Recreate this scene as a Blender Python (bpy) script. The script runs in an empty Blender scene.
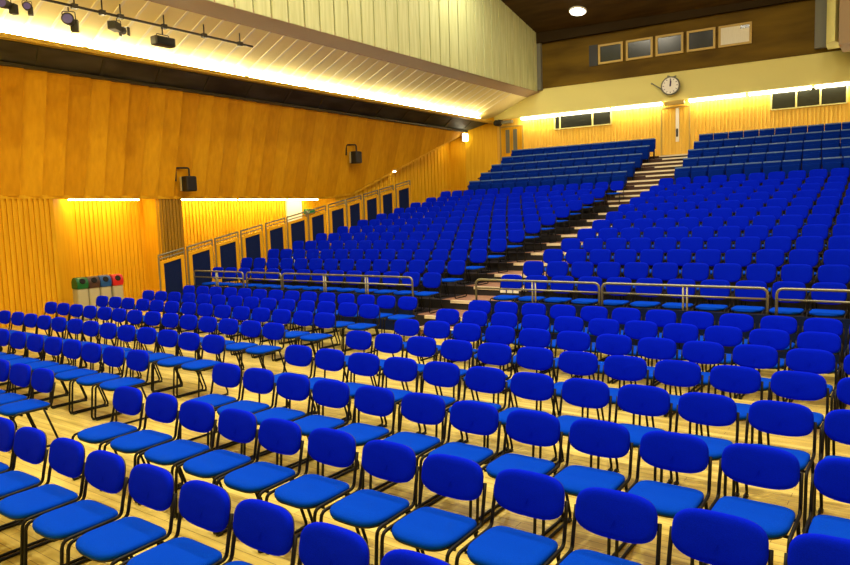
import bpy, bmesh, math, random
from mathutils import Vector, Matrix
random.seed(7)
SC = bpy.context.scene
COL = SC.collection
PI = math.pi

# ---------------------------------------------------------------- materials
def mat(name, col, rough=0.6, metal=0.0, spec=0.5, emit=None, strength=0.0):
    m = bpy.data.materials.new(name); m.use_nodes = True
    b = m.node_tree.nodes['Principled BSDF']
    b.inputs['Base Color'].default_value = (*col, 1)
    b.inputs['Roughness'].default_value = rough
    b.inputs['Metallic'].default_value = metal
    b.inputs['Specular IOR Level'].default_value = spec
    if emit:
        b.inputs['Emission Color'].default_value = (*emit, 1)
        b.inputs['Emission Strength'].default_value = strength
    return m

def noise_mat(name, c1, c2, scale=(1, 1, 1), nscale=5.0, detail=4, rough=0.6, spec=0.5, bump=0.0, lo=0.35, hi=0.65):
    """two-tone procedural material on object coordinates (stretch with scale)"""
    m = mat(name, c1, rough, 0, spec)
    nt = m.node_tree; b = nt.nodes['Principled BSDF']
    tc = nt.nodes.new('ShaderNodeTexCoord'); mp = nt.nodes.new('ShaderNodeMapping')
    mp.inputs['Scale'].default_value = scale
    nz = nt.nodes.new('ShaderNodeTexNoise'); nz.inputs['Scale'].default_value = nscale; nz.inputs['Detail'].default_value = detail
    rp = nt.nodes.new('ShaderNodeValToRGB')
    rp.color_ramp.elements[0].position = lo; rp.color_ramp.elements[0].color = (*c1, 1)
    rp.color_ramp.elements[1].position = hi; rp.color_ramp.elements[1].color = (*c2, 1)
    nt.links.new(tc.outputs['Object'], mp.inputs['Vector']); nt.links.new(mp.outputs['Vector'], nz.inputs['Vector'])
    nt.links.new(nz.outputs['Fac'], rp.inputs['Fac']); nt.links.new(rp.outputs['Color'], b.inputs['Base Color'])
    if bump:
        bp = nt.nodes.new('ShaderNodeBump'); bp.inputs['Strength'].default_value = bump; bp.inputs['Distance'].default_value = 0.01
        nt.links.new(nz.outputs['Fac'], bp.inputs['Height']); nt.links.new(bp.outputs['Normal'], b.inputs['Normal'])
    return m

def floor_mat():
    m = mat('wood_floor', (0.6, 0.4, 0.15), 0.30, 0, 0.45)
    nt = m.node_tree; b = nt.nodes['Principled BSDF']
    tc = nt.nodes.new('ShaderNodeTexCoord')
    mp = nt.nodes.new('ShaderNodeMapping')
    br = nt.nodes.new('ShaderNodeTexBrick')
    br.inputs['Scale'].default_value = 1.0
    br.inputs['Brick Width'].default_value = 1.6
    br.inputs['Row Height'].default_value = 0.09
    br.inputs['Mortar Size'].default_value = 0.0025
    br.inputs['Color1'].default_value = (0.80, 0.66, 0.19, 1)
    br.inputs['Color2'].default_value = (0.70, 0.55, 0.13, 1)
    br.inputs['Mortar'].default_value = (0.24, 0.14, 0.04, 1)
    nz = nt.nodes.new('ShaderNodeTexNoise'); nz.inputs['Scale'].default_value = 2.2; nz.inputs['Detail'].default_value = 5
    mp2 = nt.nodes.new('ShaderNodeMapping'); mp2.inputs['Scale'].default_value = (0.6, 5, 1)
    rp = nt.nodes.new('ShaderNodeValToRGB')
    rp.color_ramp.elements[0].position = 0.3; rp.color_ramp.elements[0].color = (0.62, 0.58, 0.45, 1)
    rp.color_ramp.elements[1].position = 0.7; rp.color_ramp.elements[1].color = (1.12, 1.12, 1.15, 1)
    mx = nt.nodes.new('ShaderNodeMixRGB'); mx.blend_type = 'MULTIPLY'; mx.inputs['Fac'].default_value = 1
    L = nt.links.new
    L(tc.outputs['Object'], mp.inputs['Vector']); L(mp.outputs['Vector'], br.inputs['Vector'])
    L(tc.outputs['Object'], mp2.inputs['Vector']); L(mp2.outputs['Vector'], nz.inputs['Vector'])
    L(nz.outputs['Fac'], rp.inputs['Fac'])
    L(br.outputs['Color'], mx.inputs['Color1']); L(rp.outputs['Color'], mx.inputs['Color2'])
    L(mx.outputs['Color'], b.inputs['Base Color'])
    return m

M = {}
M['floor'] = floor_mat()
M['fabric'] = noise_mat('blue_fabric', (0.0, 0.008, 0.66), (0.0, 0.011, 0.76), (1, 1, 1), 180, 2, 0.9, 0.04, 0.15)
M['lit_seat_fabric'] = noise_mat('blue_fabric_seat_lit', (0.0, 0.042, 0.54), (0.0, 0.055, 0.62), (1, 1, 1), 180, 2, 0.9, 0.04, 0.15)  # same cloth as the backs, overhead light on the seats painted in
M['shaded_tier_fabric'] = noise_mat('blue_fabric_tier_shade', (0.0, 0.008, 0.50), (0.0, 0.011, 0.58), (1, 1, 1), 180, 2, 0.9, 0.04, 0.15)  # same blue cloth, darkened to paint in the light falloff up the tiers
M['dimmed_tip_fabric'] = noise_mat('blue_tip_fabric_dimmed', (0.0, 0.013, 0.20), (0.0, 0.018, 0.25), (1, 1, 1), 150, 2, 0.9, 0.06, 0.1)  # darker cloth, with the dim light of the rear rows painted in
M['tip_lit_edge'] = mat('tip_lit_edge_blue_grey', (0.05, 0.12, 0.34), 0.6)  # lit top edges of the tip-up backs, painted as a lighter tone
M['black_metal'] = mat('black_tube', (0.003, 0.003, 0.0035), 0.5, 0, 0.2)
M['black_plastic'] = mat('black_plastic', (0.008, 0.008, 0.010), 0.55)
M['rail_metal'] = mat('satin_rail_metal', (0.26, 0.25, 0.17), 0.4, 0.7)
M['panel_wood'] = noise_mat('orange_veneer', (0.67, 0.330, 0.006), (0.77, 0.405, 0.010), (3, 3, 0.35), 3.5, 6, 0.5, 0.15, 0, 0.3, 0.7)
M['panel_wood_b'] = noise_mat('orange_veneer_darker', (0.61, 0.292, 0.005), (0.71, 0.36, 0.009), (3, 3, 0.35), 3.5, 6, 0.5, 0.15, 0, 0.3, 0.7)
M['panel_wood_c'] = noise_mat('orange_veneer_lighter', (0.71, 0.360, 0.008), (0.81, 0.44, 0.012), (3, 3, 0.35), 3.5, 6, 0.5, 0.15, 0, 0.3, 0.7)
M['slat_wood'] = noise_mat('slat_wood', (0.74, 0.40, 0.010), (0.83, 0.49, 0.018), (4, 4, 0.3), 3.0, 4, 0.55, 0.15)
M['back_wood'] = noise_mat('pale_slat_wood', (0.80, 0.50, 0.065), (0.87, 0.58, 0.10), (4, 4, 0.3), 3.0, 4, 0.55, 0.15)
M['shaded_pier_wood'] = noise_mat('pier_slat_wood_shaded', (0.34, 0.19, 0.015), (0.43, 0.25, 0.022), (4, 4, 0.3), 3.0, 4, 0.5, 0.35)  # slat wood darkened to paint the pier's shade outside the recess light
M['cream'] = mat('cream_paint', (0.68, 0.62, 0.22), 0.7)
M['cream_board'] = noise_mat('cream_gallery_board', (0.50, 0.53, 0.245), (0.61, 0.64, 0.33), (3, 3, 0.25), 3.0, 4, 0.65)
M['groove'] = mat('groove_shadow_gap', (0.10, 0.10, 0.03), 0.8)
M['cove_board'] = mat('cove_board', (0.95, 0.86, 0.42), 0.7)
M['cove_strip'] = mat('pale_cover_strip', (0.95, 0.90, 0.66), 0.6)
M['mauve'] = mat('mauve_paint', (0.34, 0.235, 0.13), 0.7)
M['grey_paint'] = mat('grey_paint', (0.16, 0.16, 0.13), 0.7)
M['brown_wood'] = noise_mat('dark_brown_boards', (0.075, 0.041, 0.003), (0.16, 0.097, 0.008), (0.25, 1, 1.2), 1.2, 6, 0.6, 0.1)
M['ceiling_wood'] = noise_mat('ceiling_boards', (0.050, 0.026, 0.005), (0.085, 0.046, 0.009), (0.5, 3, 1), 1.2, 5, 0.6, 0.1)
M['ceiling_edge'] = mat('ceiling_edge_board', (0.030, 0.017, 0.004), 0.7, 0, 0.1)
M['dark_glass'] = mat('dark_glass', (0.012, 0.013, 0.010), 0.15, 0, 0.35)
M['booth_glass'] = noise_mat('booth_glass', (0.022, 0.020, 0.008), (0.075, 0.075, 0.045), (1, 0.6, 3), 1.3, 2, 0.6)
M['booth_frame'] = mat('booth_frame', (0.045, 0.045, 0.022), 0.5)
M['yellow_trim'] = mat('yellow_varnished_trim', (0.62, 0.42, 0.045), 0.45)
M['window_frame'] = mat('window_frame_wood', (0.50, 0.34, 0.07), 0.5)
M['blind'] = noise_mat('white_blind', (0.74, 0.72, 0.62), (0.78, 0.76, 0.66), (14, 14, 1), 3, 1, 0.7)
M['tread'] = noise_mat('brown_tread', (0.22, 0.105, 0.065), (0.33, 0.165, 0.105), (1, 3, 3), 3, 4, 0.6)
M['riser'] = mat('dark_riser', (0.012, 0.010, 0.012), 0.8)
M['brown_riser'] = mat('brown_riser', (0.055, 0.020, 0.010), 0.7)
M['tier_carpet'] = noise_mat('dark_tier_carpet', (0.016, 0.014, 0.022), (0.03, 0.024, 0.03), (1, 1, 1), 40, 2, 0.9, 0.1)
M['nosing'] = mat('pale_nosing', (0.80, 0.70, 0.50), 0.5)
M['navy'] = noise_mat('navy_carpet_panel', (0.004, 0.010, 0.055), (0.007, 0.016, 0.075), (1, 1, 1), 60, 2, 0.9, 0.1)
M['white_paint'] = mat('white_paint', (0.82, 0.80, 0.72), 0.6)
M['white_card'] = mat('white_card', (0.85, 0.85, 0.82), 0.6)
M['bin_body'] = mat('stone_grey_plastic', (0.44, 0.42, 0.29), 0.5)
M['green'] = mat('green_plastic', (0.0, 0.12, 0.03), 0.4)
M['brown_plastic'] = mat('brown_plastic', (0.06, 0.03, 0.022), 0.4)
M['blue_plastic'] = mat('blue_plastic', (0.01, 0.08, 0.32), 0.4)
M['red'] = mat('red_plastic', (0.62, 0.02, 0.02), 0.4)
M['hole'] = mat('bin_opening', (0.006, 0.006, 0.006), 0.9)
M['lamp_metal'] = mat('lantern_metal', (0.03, 0.028, 0.014), 0.5)
M['flood_black'] = mat('flood_black', (0.012, 0.012, 0.011), 0.5)
M['flood_rim'] = mat('flood_rim', (0.58, 0.50, 0.24), 0.4)
M['lens'] = mat('bluish_lens', (0.10, 0.09, 0.32), 0.1)
M['clock_face'] = mat('clock_face', (0.80, 0.78, 0.74), 0.4)
M['clock_hand'] = mat('clock_hand', (0.05, 0.03, 0.12), 0.5)
M['exit_green'] = mat('exit_green', (0.0, 0.20, 0.06), 0.5)
M['tube_warm'] = mat('lit_tube_warm', (1, 1, 1), 0.5, 0, 0.5, (1.0, 0.87, 0.50), 105)
M['tube_recess'] = mat('lit_tube_recess', (1, 1, 1), 0.5, 0, 0.5, (1.0, 0.80, 0.36), 26)
M['tube_white'] = mat('lit_tube_white', (1, 1, 1), 0.5, 0, 0.5, (1.0, 0.88, 0.58), 24)
M['tube_soft'] = mat('lit_tube_soft', (1, 1, 1), 0.5, 0, 0.5, (1.0, 0.92, 0.75), 2.2)
M['lamp_disc'] = mat('lit_lamp_disc', (1, 1, 1), 0.5, 0, 0.5, (1.0, 0.93, 0.72), 14)
M['soffit_lamp'] = mat('lit_soffit_lamp', (1, 1, 1), 0.5, 0, 0.5, (1.0, 0.82, 0.42), 90)
M['wall_lamp'] = mat('lit_wall_lamp', (1, 1, 1), 0.5, 0, 0.5, (1.0, 0.90, 0.62), 16.0)

# ---------------------------------------------------------------- helpers
def build(name, bm, material, parent=None, smooth=False):
    me = bpy.data.meshes.new(name)
    bmesh.ops.recalc_face_normals(bm, faces=bm.faces)
    bm.to_mesh(me); bm.free()
    for mm in (material if isinstance(material, (list, tuple)) else [material]): me.materials.append(mm)
    if smooth: me.polygons.foreach_set('use_smooth', [True] * len(me.polygons))
    o = bpy.data.objects.new(name, me); COL.objects.link(o)
    if parent is not None: o.parent = parent
    return o

def tag(o, label=None, cat=None, group=None, kind=None):
    if label: o['label'] = label
    if cat: o['category'] = cat
    if group: o['group'] = group
    if kind: o['kind'] = kind
    return o

def empty(name, loc=(0, 0, 0), rz=0.0):
    o = bpy.data.objects.new(name, None); COL.objects.link(o)
    o.empty_display_size = 0.2
    o.location = loc; o.rotation_euler = (0, 0, rz)
    return o

def kids(o, table):
    return table.get(o.name, [])

def clone(src, tree, loc, rz=0.0):
    """copy of a thing with its parts and sub-parts; tree = [(part, [sub-parts])]"""
    r = src.copy(); COL.objects.link(r); r.location = loc; r.rotation_euler = (0, 0, rz)
    for p, subs in tree:
        c = p.copy(); COL.objects.link(c); c.parent = r
        for s in subs:
            d = s.copy(); COL.objects.link(d); d.parent = c
    return r

def box(bm, x0, x1, y0, y1, z0, z1, mi=0):
    v = [bm.verts.new(p) for p in ((x0, y0, z0), (x1, y0, z0), (x1, y1, z0), (x0, y1, z0), (x0, y0, z1), (x1, y0, z1), (x1, y1, z1), (x0, y1, z1))]
    fs = []
    for f in ((0, 3, 2, 1), (4, 5, 6, 7), (0, 1, 5, 4), (1, 2, 6, 5), (2, 3, 7, 6), (3, 0, 4, 7)):
        q = bm.faces.new([v[i] for i in f]); q.material_index = mi; fs.append(q)
    return v, fs

def bevel_box(x0, x1, y0, y1, z0, z1, w=0.01, seg=2):
    bm = bmesh.new(); box(bm, x0, x1, y0, y1, z0, z1)
    bmesh.ops.bevel(bm, geom=bm.edges[:], offset=w, segments=seg, affect='EDGES', profile=0.5)
    return bm

def hexa(bm, lo, hi, mi=0):
    """solid from 4 bottom points and 4 top points"""
    v = [bm.verts.new(p) for p in list(lo) + list(hi)]
    for f in ((0, 3, 2, 1), (4, 5, 6, 7), (0, 1, 5, 4), (1, 2, 6, 5), (2, 3, 7, 6), (3, 0, 4, 7)):
        q = bm.faces.new([v[i] for i in f]); q.material_index = mi

def prism(bm, prof, axis, a, b, mi=0):
    """extrude a 2D polygon along an axis ('x','y','z') from a to b"""
    def P(u, v, t):
        return {'x': (t, u, v), 'y': (u, t, v), 'z': (u, v, t)}[axis]
    A = [bm.verts.new(P(u, v, a)) for u, v in prof]; B = [bm.verts.new(P(u, v, b)) for u, v in prof]
    n = len(prof)
    bm.faces.new(A).material_index = mi; bm.faces.new(B[::-1]).material_index = mi
    for i in range(n):
        bm.faces.new((A[i], A[(i + 1) % n], B[(i + 1) % n], B[i])).material_index = mi

def fillet(pts, r, seg=4):
    pts = [Vector(p) for p in pts]; out = [pts[0]]
    for i in range(1, len(pts) - 1):
        a, b, c = pts[i - 1], pts[i], pts[i + 1]
        d1 = (a - b); d2 = (c - b)
        k = min(r, d1.length * 0.49, d2.length * 0.49)
        p1 = b + d1.normalized() * k; p2 = b + d2.normalized() * k
        for s in range(seg + 1):
            t = s / seg
            out.append(p1 * (1 - t) ** 2 + b * 2 * t * (1 - t) + p2 * t * t)
    out.append(pts[-1]); return out

def tube(bm, pts, r, seg=8, caps=True):
    pts = [Vector(p) for p in pts]; n = len(pts); rings = []
    up = None
    for i, p in enumerate(pts):
        t = (pts[min(i + 1, n - 1)] - pts[max(i - 1, 0)]).normalized()
        if up is None:
            up = Vector((0, 0, 1)) if abs(t.z) < 0.9 else Vector((1, 0, 0))
        s = t.cross(up)
        if s.length < 1e-4: s = t.cross(Vector((1, 0, 0)))
        s.normalize(); up = s.cross(t).normalized()
        rings.append([bm.verts.new(p + (s * math.cos(2 * PI * k / seg) + up * math.sin(2 * PI * k / seg)) * r) for k in range(seg)])
    for i in range(n - 1):
        for k in range(seg):
            bm.faces.new((rings[i][k], rings[i][(k + 1) % seg], rings[i + 1][(k + 1) % seg], rings[i + 1][k]))
    if caps:
        bm.faces.new(rings[0][::-1]); bm.faces.new(rings[-1])

def pad(outline, prof, fmap):
    """cushion: outline = 2D points about the origin, prof = [(inset, depth)], fmap(u,v,d) -> 3D"""
    bm = bmesh.new(); n = len(outline); rings = []
    for ins, d in prof:
        ring = []
        for u, v in outline:
            L = math.hypot(u, v) or 1e-6; k = max(0.0, 1 - ins / L)
            ring.append(bm.verts.new(fmap(u * k, v * k, d)))
        rings.append(ring)
    for a, b in zip(rings, rings[1:]):
        for i in range(n): bm.faces.new((a[i], a[(i + 1) % n], b[(i + 1) % n], b[i]))
    c0 = bm.verts.new(fmap(0, 0, prof[0][1])); c1 = bm.verts.new(fmap(0, 0, prof[-1][1] * 1.06))
    for i in range(n):
        bm.faces.new((rings[0][(i + 1) % n], rings[0][i], c0)); bm.faces.new((rings[-1][i], rings[-1][(i + 1) % n], c1))
    return bm

def superell(a, bt, bb, nt_, nb, n=36):
    out = []
    for k in range(n):
        t = 2 * PI * k / n; c, s = math.cos(t), math.sin(t)
        e = 2 / (nt_ if s >= 0 else nb); b = bt if s >= 0 else bb
        out.append((a * math.copysign(abs(c) ** e, c), b * math.copysign(abs(s) ** e, s)))
    return out

def disc_cyl(bm, c, r, h, axis='z', seg=24, r2=None):
    r2 = r if r2 is None else r2
    A, B = [], []
    for k in range(seg):
        a = 2 * PI * k / seg; u, v = math.cos(a), math.sin(a)
        if axis == 'z': p, q = (c[0] + u * r, c[1] + v * r, c[2]), (c[0] + u * r2, c[1] + v * r2, c[2] + h)
        elif axis == 'y': p, q = (c[0] + u * r, c[1], c[2] + v * r), (c[0] + u * r2, c[1] + h, c[2] + v * r2)
        else: p, q = (c[0], c[1] + u * r, c[2] + v * r), (c[0] + h, c[1] + u * r2, c[2] + v * r2)
        A.append(bm.verts.new(p)); B.append(bm.verts.new(q))
    bm.faces.new(A); bm.faces.new(B[::-1])
    for i in range(seg): bm.faces.new((A[i], A[(i + 1) % seg], B[(i + 1) % seg], B[i]))

ORD = ['', 'first', 'second', 'third', 'fourth', 'fifth', 'sixth', 'seventh', 'eighth', 'ninth', 'tenth', 'eleventh', 'twelfth', 'thirteenth', 'fourteenth', 'fifteenth', 'sixteenth', 'seventeenth']

# ---------------------------------------------------------------- camera
F = 686.0; YAW = -0.6306; PIT = 0.0964; ROL = -0.03423; CH = 2.325
cyw, syw = math.cos(YAW), math.sin(YAW)
fwd = Vector((syw * math.cos(PIT), cyw * math.cos(PIT), -math.sin(PIT)))
right = Vector((cyw, -syw, 0)); up0 = right.cross(fwd)
cr = right * math.cos(ROL) + up0 * math.sin(ROL); cu = up0 * math.cos(ROL) - right * math.sin(ROL)
cd = bpy.data.cameras.new('camera'); cam = bpy.data.objects.new('camera', cd); COL.objects.link(cam)
mw = Matrix.Identity(4)
for i in range(3):
    mw[i][0] = cr[i]; mw[i][1] = cu[i]; mw[i][2] = -fwd[i]
mw[2][3] = CH
cam.matrix_world = mw
cd.sensor_width = 36; cd.lens = F / 850 * 36; cd.clip_end = 200; cd.clip_start = 0.05
SC.camera = cam
def project(p):
    d = Vector(p) - Vector((0, 0, CH)); z = d.dot(fwd)
    return (425 + F * d.dot(cr) / z, 282.5 - F * d.dot(cu) / z, z)

# ---------------------------------------------------------------- setting
bm = bmesh.new(); box(bm, -22, 6, -4, 11.6, -0.1, 0)
tag(build('floor', bm, M['floor']), 'pale yellow polished wood floor of the hall', 'floor', kind='structure')

# tiers --------------------------------------------------------------
TX0, TX1 = -15.75, 3.0
def tierY(k): return 10.95 + 0.985 * (k - 1)
def tierZ(k): return 0.348 + 0.188 * (k - 1)
EDGE = [(tierY(k), tierZ(k)) for k in range(1, 12)] + [(tierY(12), 2.471)]
TZ = [2.786, 3.14, 3.50, 3.857, 4.20]
TROT = [0.02, 0.04, 0.06, 0.08, 0.10]
def rotY(y, x, t): return y + t * (x + 8.0)
AX0 = lambda k: -8.03 - 0.030 * (k - 1)      # aisle edges, drifting slightly left towards the back
AX1 = lambda k: -6.72 - 0.030 * (k - 1)
for i, (y, z) in enumerate(EDGE):
    y1 = EDGE[i + 1][0] if i + 1 < len(EDGE) else 22.78
    bm = bmesh.new()
    if i + 1 < len(EDGE):
        box(bm, TX0, TX1, y, y1 + 0.01, -0.05, z)
    else:
        hexa(bm, [(TX0, y, -0.05), (TX1, y, -0.05), (TX1, rotY(22.82, TX1, .02), -0.05), (TX0, rotY(22.82, TX0, .02), -0.05)],
             [(TX0, y, z), (TX1, y, z), (TX1, rotY(22.82, TX1, .02), z), (TX0, rotY(22.82, TX0, .02), z)])
    bm.faces.ensure_lookup_table(); bm.normal_update()
    for f in bm.faces: f.material_index = 0 if f.normal.z > 0.7 else 1
    t = tag(build('seating_tier', bm, [M['tier_carpet'], M['riser']]), 'dark stepped platform under tiered seats', 'platform', kind='structure')
    bm = bmesh.new(); a, b = AX0(i + 1), AX1(i + 1)
    box(bm, a, b, y - 0.012, y + 0.05, z - 0.055, z + 0.006)
    build('step_nosing', bm, M['nosing'], t)
    bm = bmesh.new(); box(bm, a - .25, b + .1, y + .05, y + .98, z - .02, z + .004); build('aisle_tread', bm, M['tread'], t)
TXR = TX0; TX0 = -15.05
for i, z in enumerate(TZ):
    y = 22.8 + i; t0 = TROT[i]; t1 = TROT[i + 1] if i < 4 else 0.105
    y1 = y + 1.02
    bm = bmesh.new()
    hexa(bm, [(TX0, rotY(y, TX0, t0), -0.05), (TX1, rotY(y, TX1, t0), -0.05), (TX1, rotY(y1, TX1, t1), -0.05), (TX0, rotY(y1, TX0, t1), -0.05)],
         [(TX0, rotY(y, TX0, t0), z), (TX1, rotY(y, TX1, t0), z), (TX1, rotY(y1, TX1, t1), z), (TX0, rotY(y1, TX0, t1), z)])
    bm.normal_update()
    for f in bm.faces: f.material_index = 0 if f.normal.z > 0.7 else 1
    t = tag(build('seating_tier', bm, [M['tier_carpet'], M['brown_riser']]), 'brown stepped platform under rear seats', 'platform', kind='structure')
    zp = EDGE[-1][1] if i == 0 else TZ[i - 1]
    for (xa, xb) in ((-8.60 - 0.06 * i, -6.95 - 0.06 * i), (-15.45, -14.72 + 0.03 * i)):
        bm = bmesh.new(); ya = rotY(y, (xa + xb) / 2, t0); zm = (z + zp) / 2
        box(bm, xa, xb, ya - 0.5, ya, zp, zm)
        build('half_step', bm, M['brown_riser'], t)
        bm = bmesh.new(); box(bm, xa, xb, ya + .06, ya + .50, z - .02, z + .004); build('aisle_tread', bm, M['tread'], t)
        for yy, zz in ((ya, z), (ya - 0.5, zm)):
            bm = bmesh.new(); box(bm, xa, xb, yy - 0.015, yy + 0.06, zz - 0.05, zz + 0.006)
            build('step_nosing', bm, M['nosing'] if xb > -10 else M['brown_riser'], t)
# landing behind the last row
bm = bmesh.new()
hexa(bm, [(TX0 - .3, rotY(27.8, TX0, .1), -0.05), (TX1, rotY(27.8, TX1, .1), -0.05), (TX1, 30.4, -0.05), (TX0 - .3, 29.2, -0.05)],
     [(TX0 - .3, rotY(27.8, TX0, .1), 4.38), (TX1, rotY(27.8, TX1, .1), 4.38), (TX1, 30.4, 4.38), (TX0 - .3, 29.2, 4.38)])
bm.normal_update()
for f in bm.faces: f.material_index = 0 if f.normal.z > 0.7 else 1
t = tag(build('floor_landing', bm, [M['tread'], M['brown_riser']]), 'landing behind the last row of seats', 'floor', kind='structure')
bm = bmesh.new(); box(bm, -8.6, -7.1, 27.76, 27.84, 4.33, 4.386); build('step_nosing', bm, M['nosing'], t)
# bottom step of the centre aisle
t = tag(build('aisle_step', (lambda b: (box(b, -7.98, -6.72, 10.62, 10.95, 0, 0.174), b)[1])(bmesh.new()), M['tread']), 'brown wooden step at the foot of the central aisle', 'step', kind='structure')
bm = bmesh.new(); box(bm, -7.98, -6.72, 10.605, 10.66, 0.125, 0.18); build('step_nosing', bm, M['nosing'], t)
# navy front of the tiers, below the railing
for n, (xa, xb) in enumerate(((-15.6, -8.32), (-6.86, 3.0))):
    bm = bmesh.new(); box(bm, xa, xb, 10.90, 10.945, 0, 0.72)
    tag(build('trim_%d' % (n + 1), bm, M['navy']), 'navy carpeted front panel below the railing', 'panel', kind='structure')

# back wall (turned a little like the rear rows) ---------------------
WT = 0.1
WANG = math.atan(WT)
def wallp(x, d=0.0):      # point on the back wall at world x, d metres in front of it
    return (x, 29.0 + WT * (x + 8.0) - d)
def wall_root(name, x, z, d=0.0):
    p = wallp(x, d); e = empty(name, (p[0], p[1], z), WANG); return e
def Zc(z, x): return 2.325 + (z - 2.325) * (29.0 + WT * (x + 8.0)) / 29.0   # height read at Y=29 put on the turned wall
LL = lambda xa, xb: (xb - xa) / math.cos(WANG)
bm = bmesh.new()
x0, x1 = -16.2, 3.2
p0, p1 = wallp(x0), wallp(x1)
hexa(bm, [(x0, p0[1], 0), (x1, p1[1], 0), (x1, p1[1] + .3, 0), (x0, p0[1] + .3, 0)], [(x0, p0[1], 7.9), (x1, p1[1], 7.9), (x1, p1[1] + .3, 7.9), (x0, p0[1] + .3, 7.9)])
wb = tag(build('wall_back', bm, M['back_wood']), 'back wall behind the last row', 'wall', kind='structure')
bm = bmesh.new(); x = x0 + 0.1
HOLES = ((-13.45, -10.80, 5.96), (-4.90, -2.35, 5.90), (-8.95, -7.65, 0), (-16.1, -14.75, 0))
while x < x1:
    top = 6.47
    for a, b, zt in HOLES:
        if a - 0.04 < x < b + 0.04: top = zt
    if top > 4.5:
        y = wallp(x)[1]; box(bm, x - 0.032, x + 0.032, y - 0.035, y + 0.01, 4.38, top)
    x += 0.135
build('slats', bm, M['back_wood'], wb)
# cream band above the cove
bm = bmesh.new()
hexa(bm, [(x0, p0[1] - .15, 6.62), (x1, p1[1] - .15, 6.62), (x1, p1[1] + .05, 6.62), (x0, p0[1] + .05, 6.62)],
     [(x0, p0[1] - .06, 7.78), (x1, p1[1] - .06, 7.78), (x1, p1[1] + .05, 7.78), (x0, p0[1] + .05, 7.78)])
tag(build('wall_rear_band', bm, M['cream']), 'cream band of wall above the slatted back wall', 'wall', kind='structure')
# upper brown wall
bm = bmesh.new()
hexa(bm, [(-14.3, wallp(-14.3)[1] - .10, 7.76), (x1, p1[1] - .10, 7.76), (x1, p1[1] + .3, 7.76), (-14.3, wallp(-14.3)[1] + .3, 7.76)],
     [(-14.3, wallp(-14.3)[1] - .10, 11.2), (x1, p1[1] - .10, 11.2), (x1, p1[1] + .3, 11.2), (-14.3, wallp(-14.3)[1] + .3, 11.2)])
tag(build('wall_upper_back', bm, M['brown_wood']), 'dark brown boarded wall of the projection room', 'wall', kind='structure')
# cove lamps along the back wall
for n, (xa, xb) in enumerate(((-14.85, -13.05), (-13.0, -10.9), (-10.8, -8.75), (-7.75, -5.7), (-5.6, -3.5), (-3.4, -1.3))):
    r = wall_root('cove_light', (xa + xb) / 2, 6.54, 0.17)
    h = LL(xa, xb) / 2
    bm = bmesh.new(); box(bm, -h, h, -0.10, 0.14, 0.035, 0.075); build('housing', bm, M['white_paint'], r)
    bm = bmesh.new(); box(bm, -h + .02, h - .02, -0.12, 0.10, -0.045, 0.035); build('tube', bm, M['tube_white'], r)
    tag(r, 'lit cove strip %s from the left along top of slatted back wall' % ORD[n + 1], 'light', 'cove strips above the back wall')
# a small dark trim piece between cove lamps above the door
bm = bmesh.new(); pp = wallp(-8.25, .36); box(bm, -8.62, -7.85, pp[1] - .1, pp[1] + .1, 6.42, 6.55)
tag(build('trim_3', bm, M['window_frame']), 'plain wooden block above the rear door', 'trim', kind='structure')
bm = bmesh.new(); pp = wallp(-15.5, .3); box(bm, -16.0, -15.22, pp[1] - .06, pp[1] + .1, 6.40, 6.52)
tag(build('trim_4', bm, M['grey_paint']), 'dark bar above the rear side door', 'trim', kind='structure')

def door(name, xa, xb, zt, label, leaf, vision=False):
    xm = (xa + xb) / 2; h = LL(xa, xb) / 2
    r = wall_root(name, xm, 4.38, 0.0)
    bm = bmesh.new()
    box(bm, -h - .05, -h, -.06, .05, 0, zt - 4.38); box(bm, h, h + .05, -.06, .05, 0, zt - 4.38); box(bm, -h, h, -.06, .05, zt - 4.43, zt - 4.38)
    build('door_frame', bm, M['window_frame'], r)
    for s in (-1, 1):
        a, b = (-h + .01, -.01) if s < 0 else (.01, h - .01)
        bm = bmesh.new(); box(bm, a, b, -.03, .02, .01, zt - 4.44)
        q = a + .07
        while q < b - .05:
            box(bm, q - .028, q + .028, -.055, -.03, .03, zt - 4.46); q += .135
        lf = build('door_leaf', bm, leaf, r)
        if vision:
            c = (a + b) / 2 + s * -.08
            bm = bmesh.new(); box(bm, c - .09, c + .09, -.075, -.03, .7, 1.75); build('vision_panel', bm, M['grey_paint'], lf)
        else:
            if s > 0:
                bm = bmesh.new(); box(bm, a + .03, a + .10, -.10, -.055, .80, 1.12); build('door_handle', bm, M['black_metal'], lf)
                bm = bmesh.new(); box(bm, a + .01, a + .14, -.062, -.055, .6, 1.95); build('push_plate', bm, M['white_paint'], lf)
    r['label'] = label; r['category'] = 'door'; r['kind'] = 'structure'
door('door_1', -8.82, -7.78, 6.40, 'slatted double door at the top of the aisle', M['back_wood'])
door('door_2', -15.95, -14.9, 6.30, 'double door with narrow glass panels in rear corner', M['slat_wood'], True)

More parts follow.
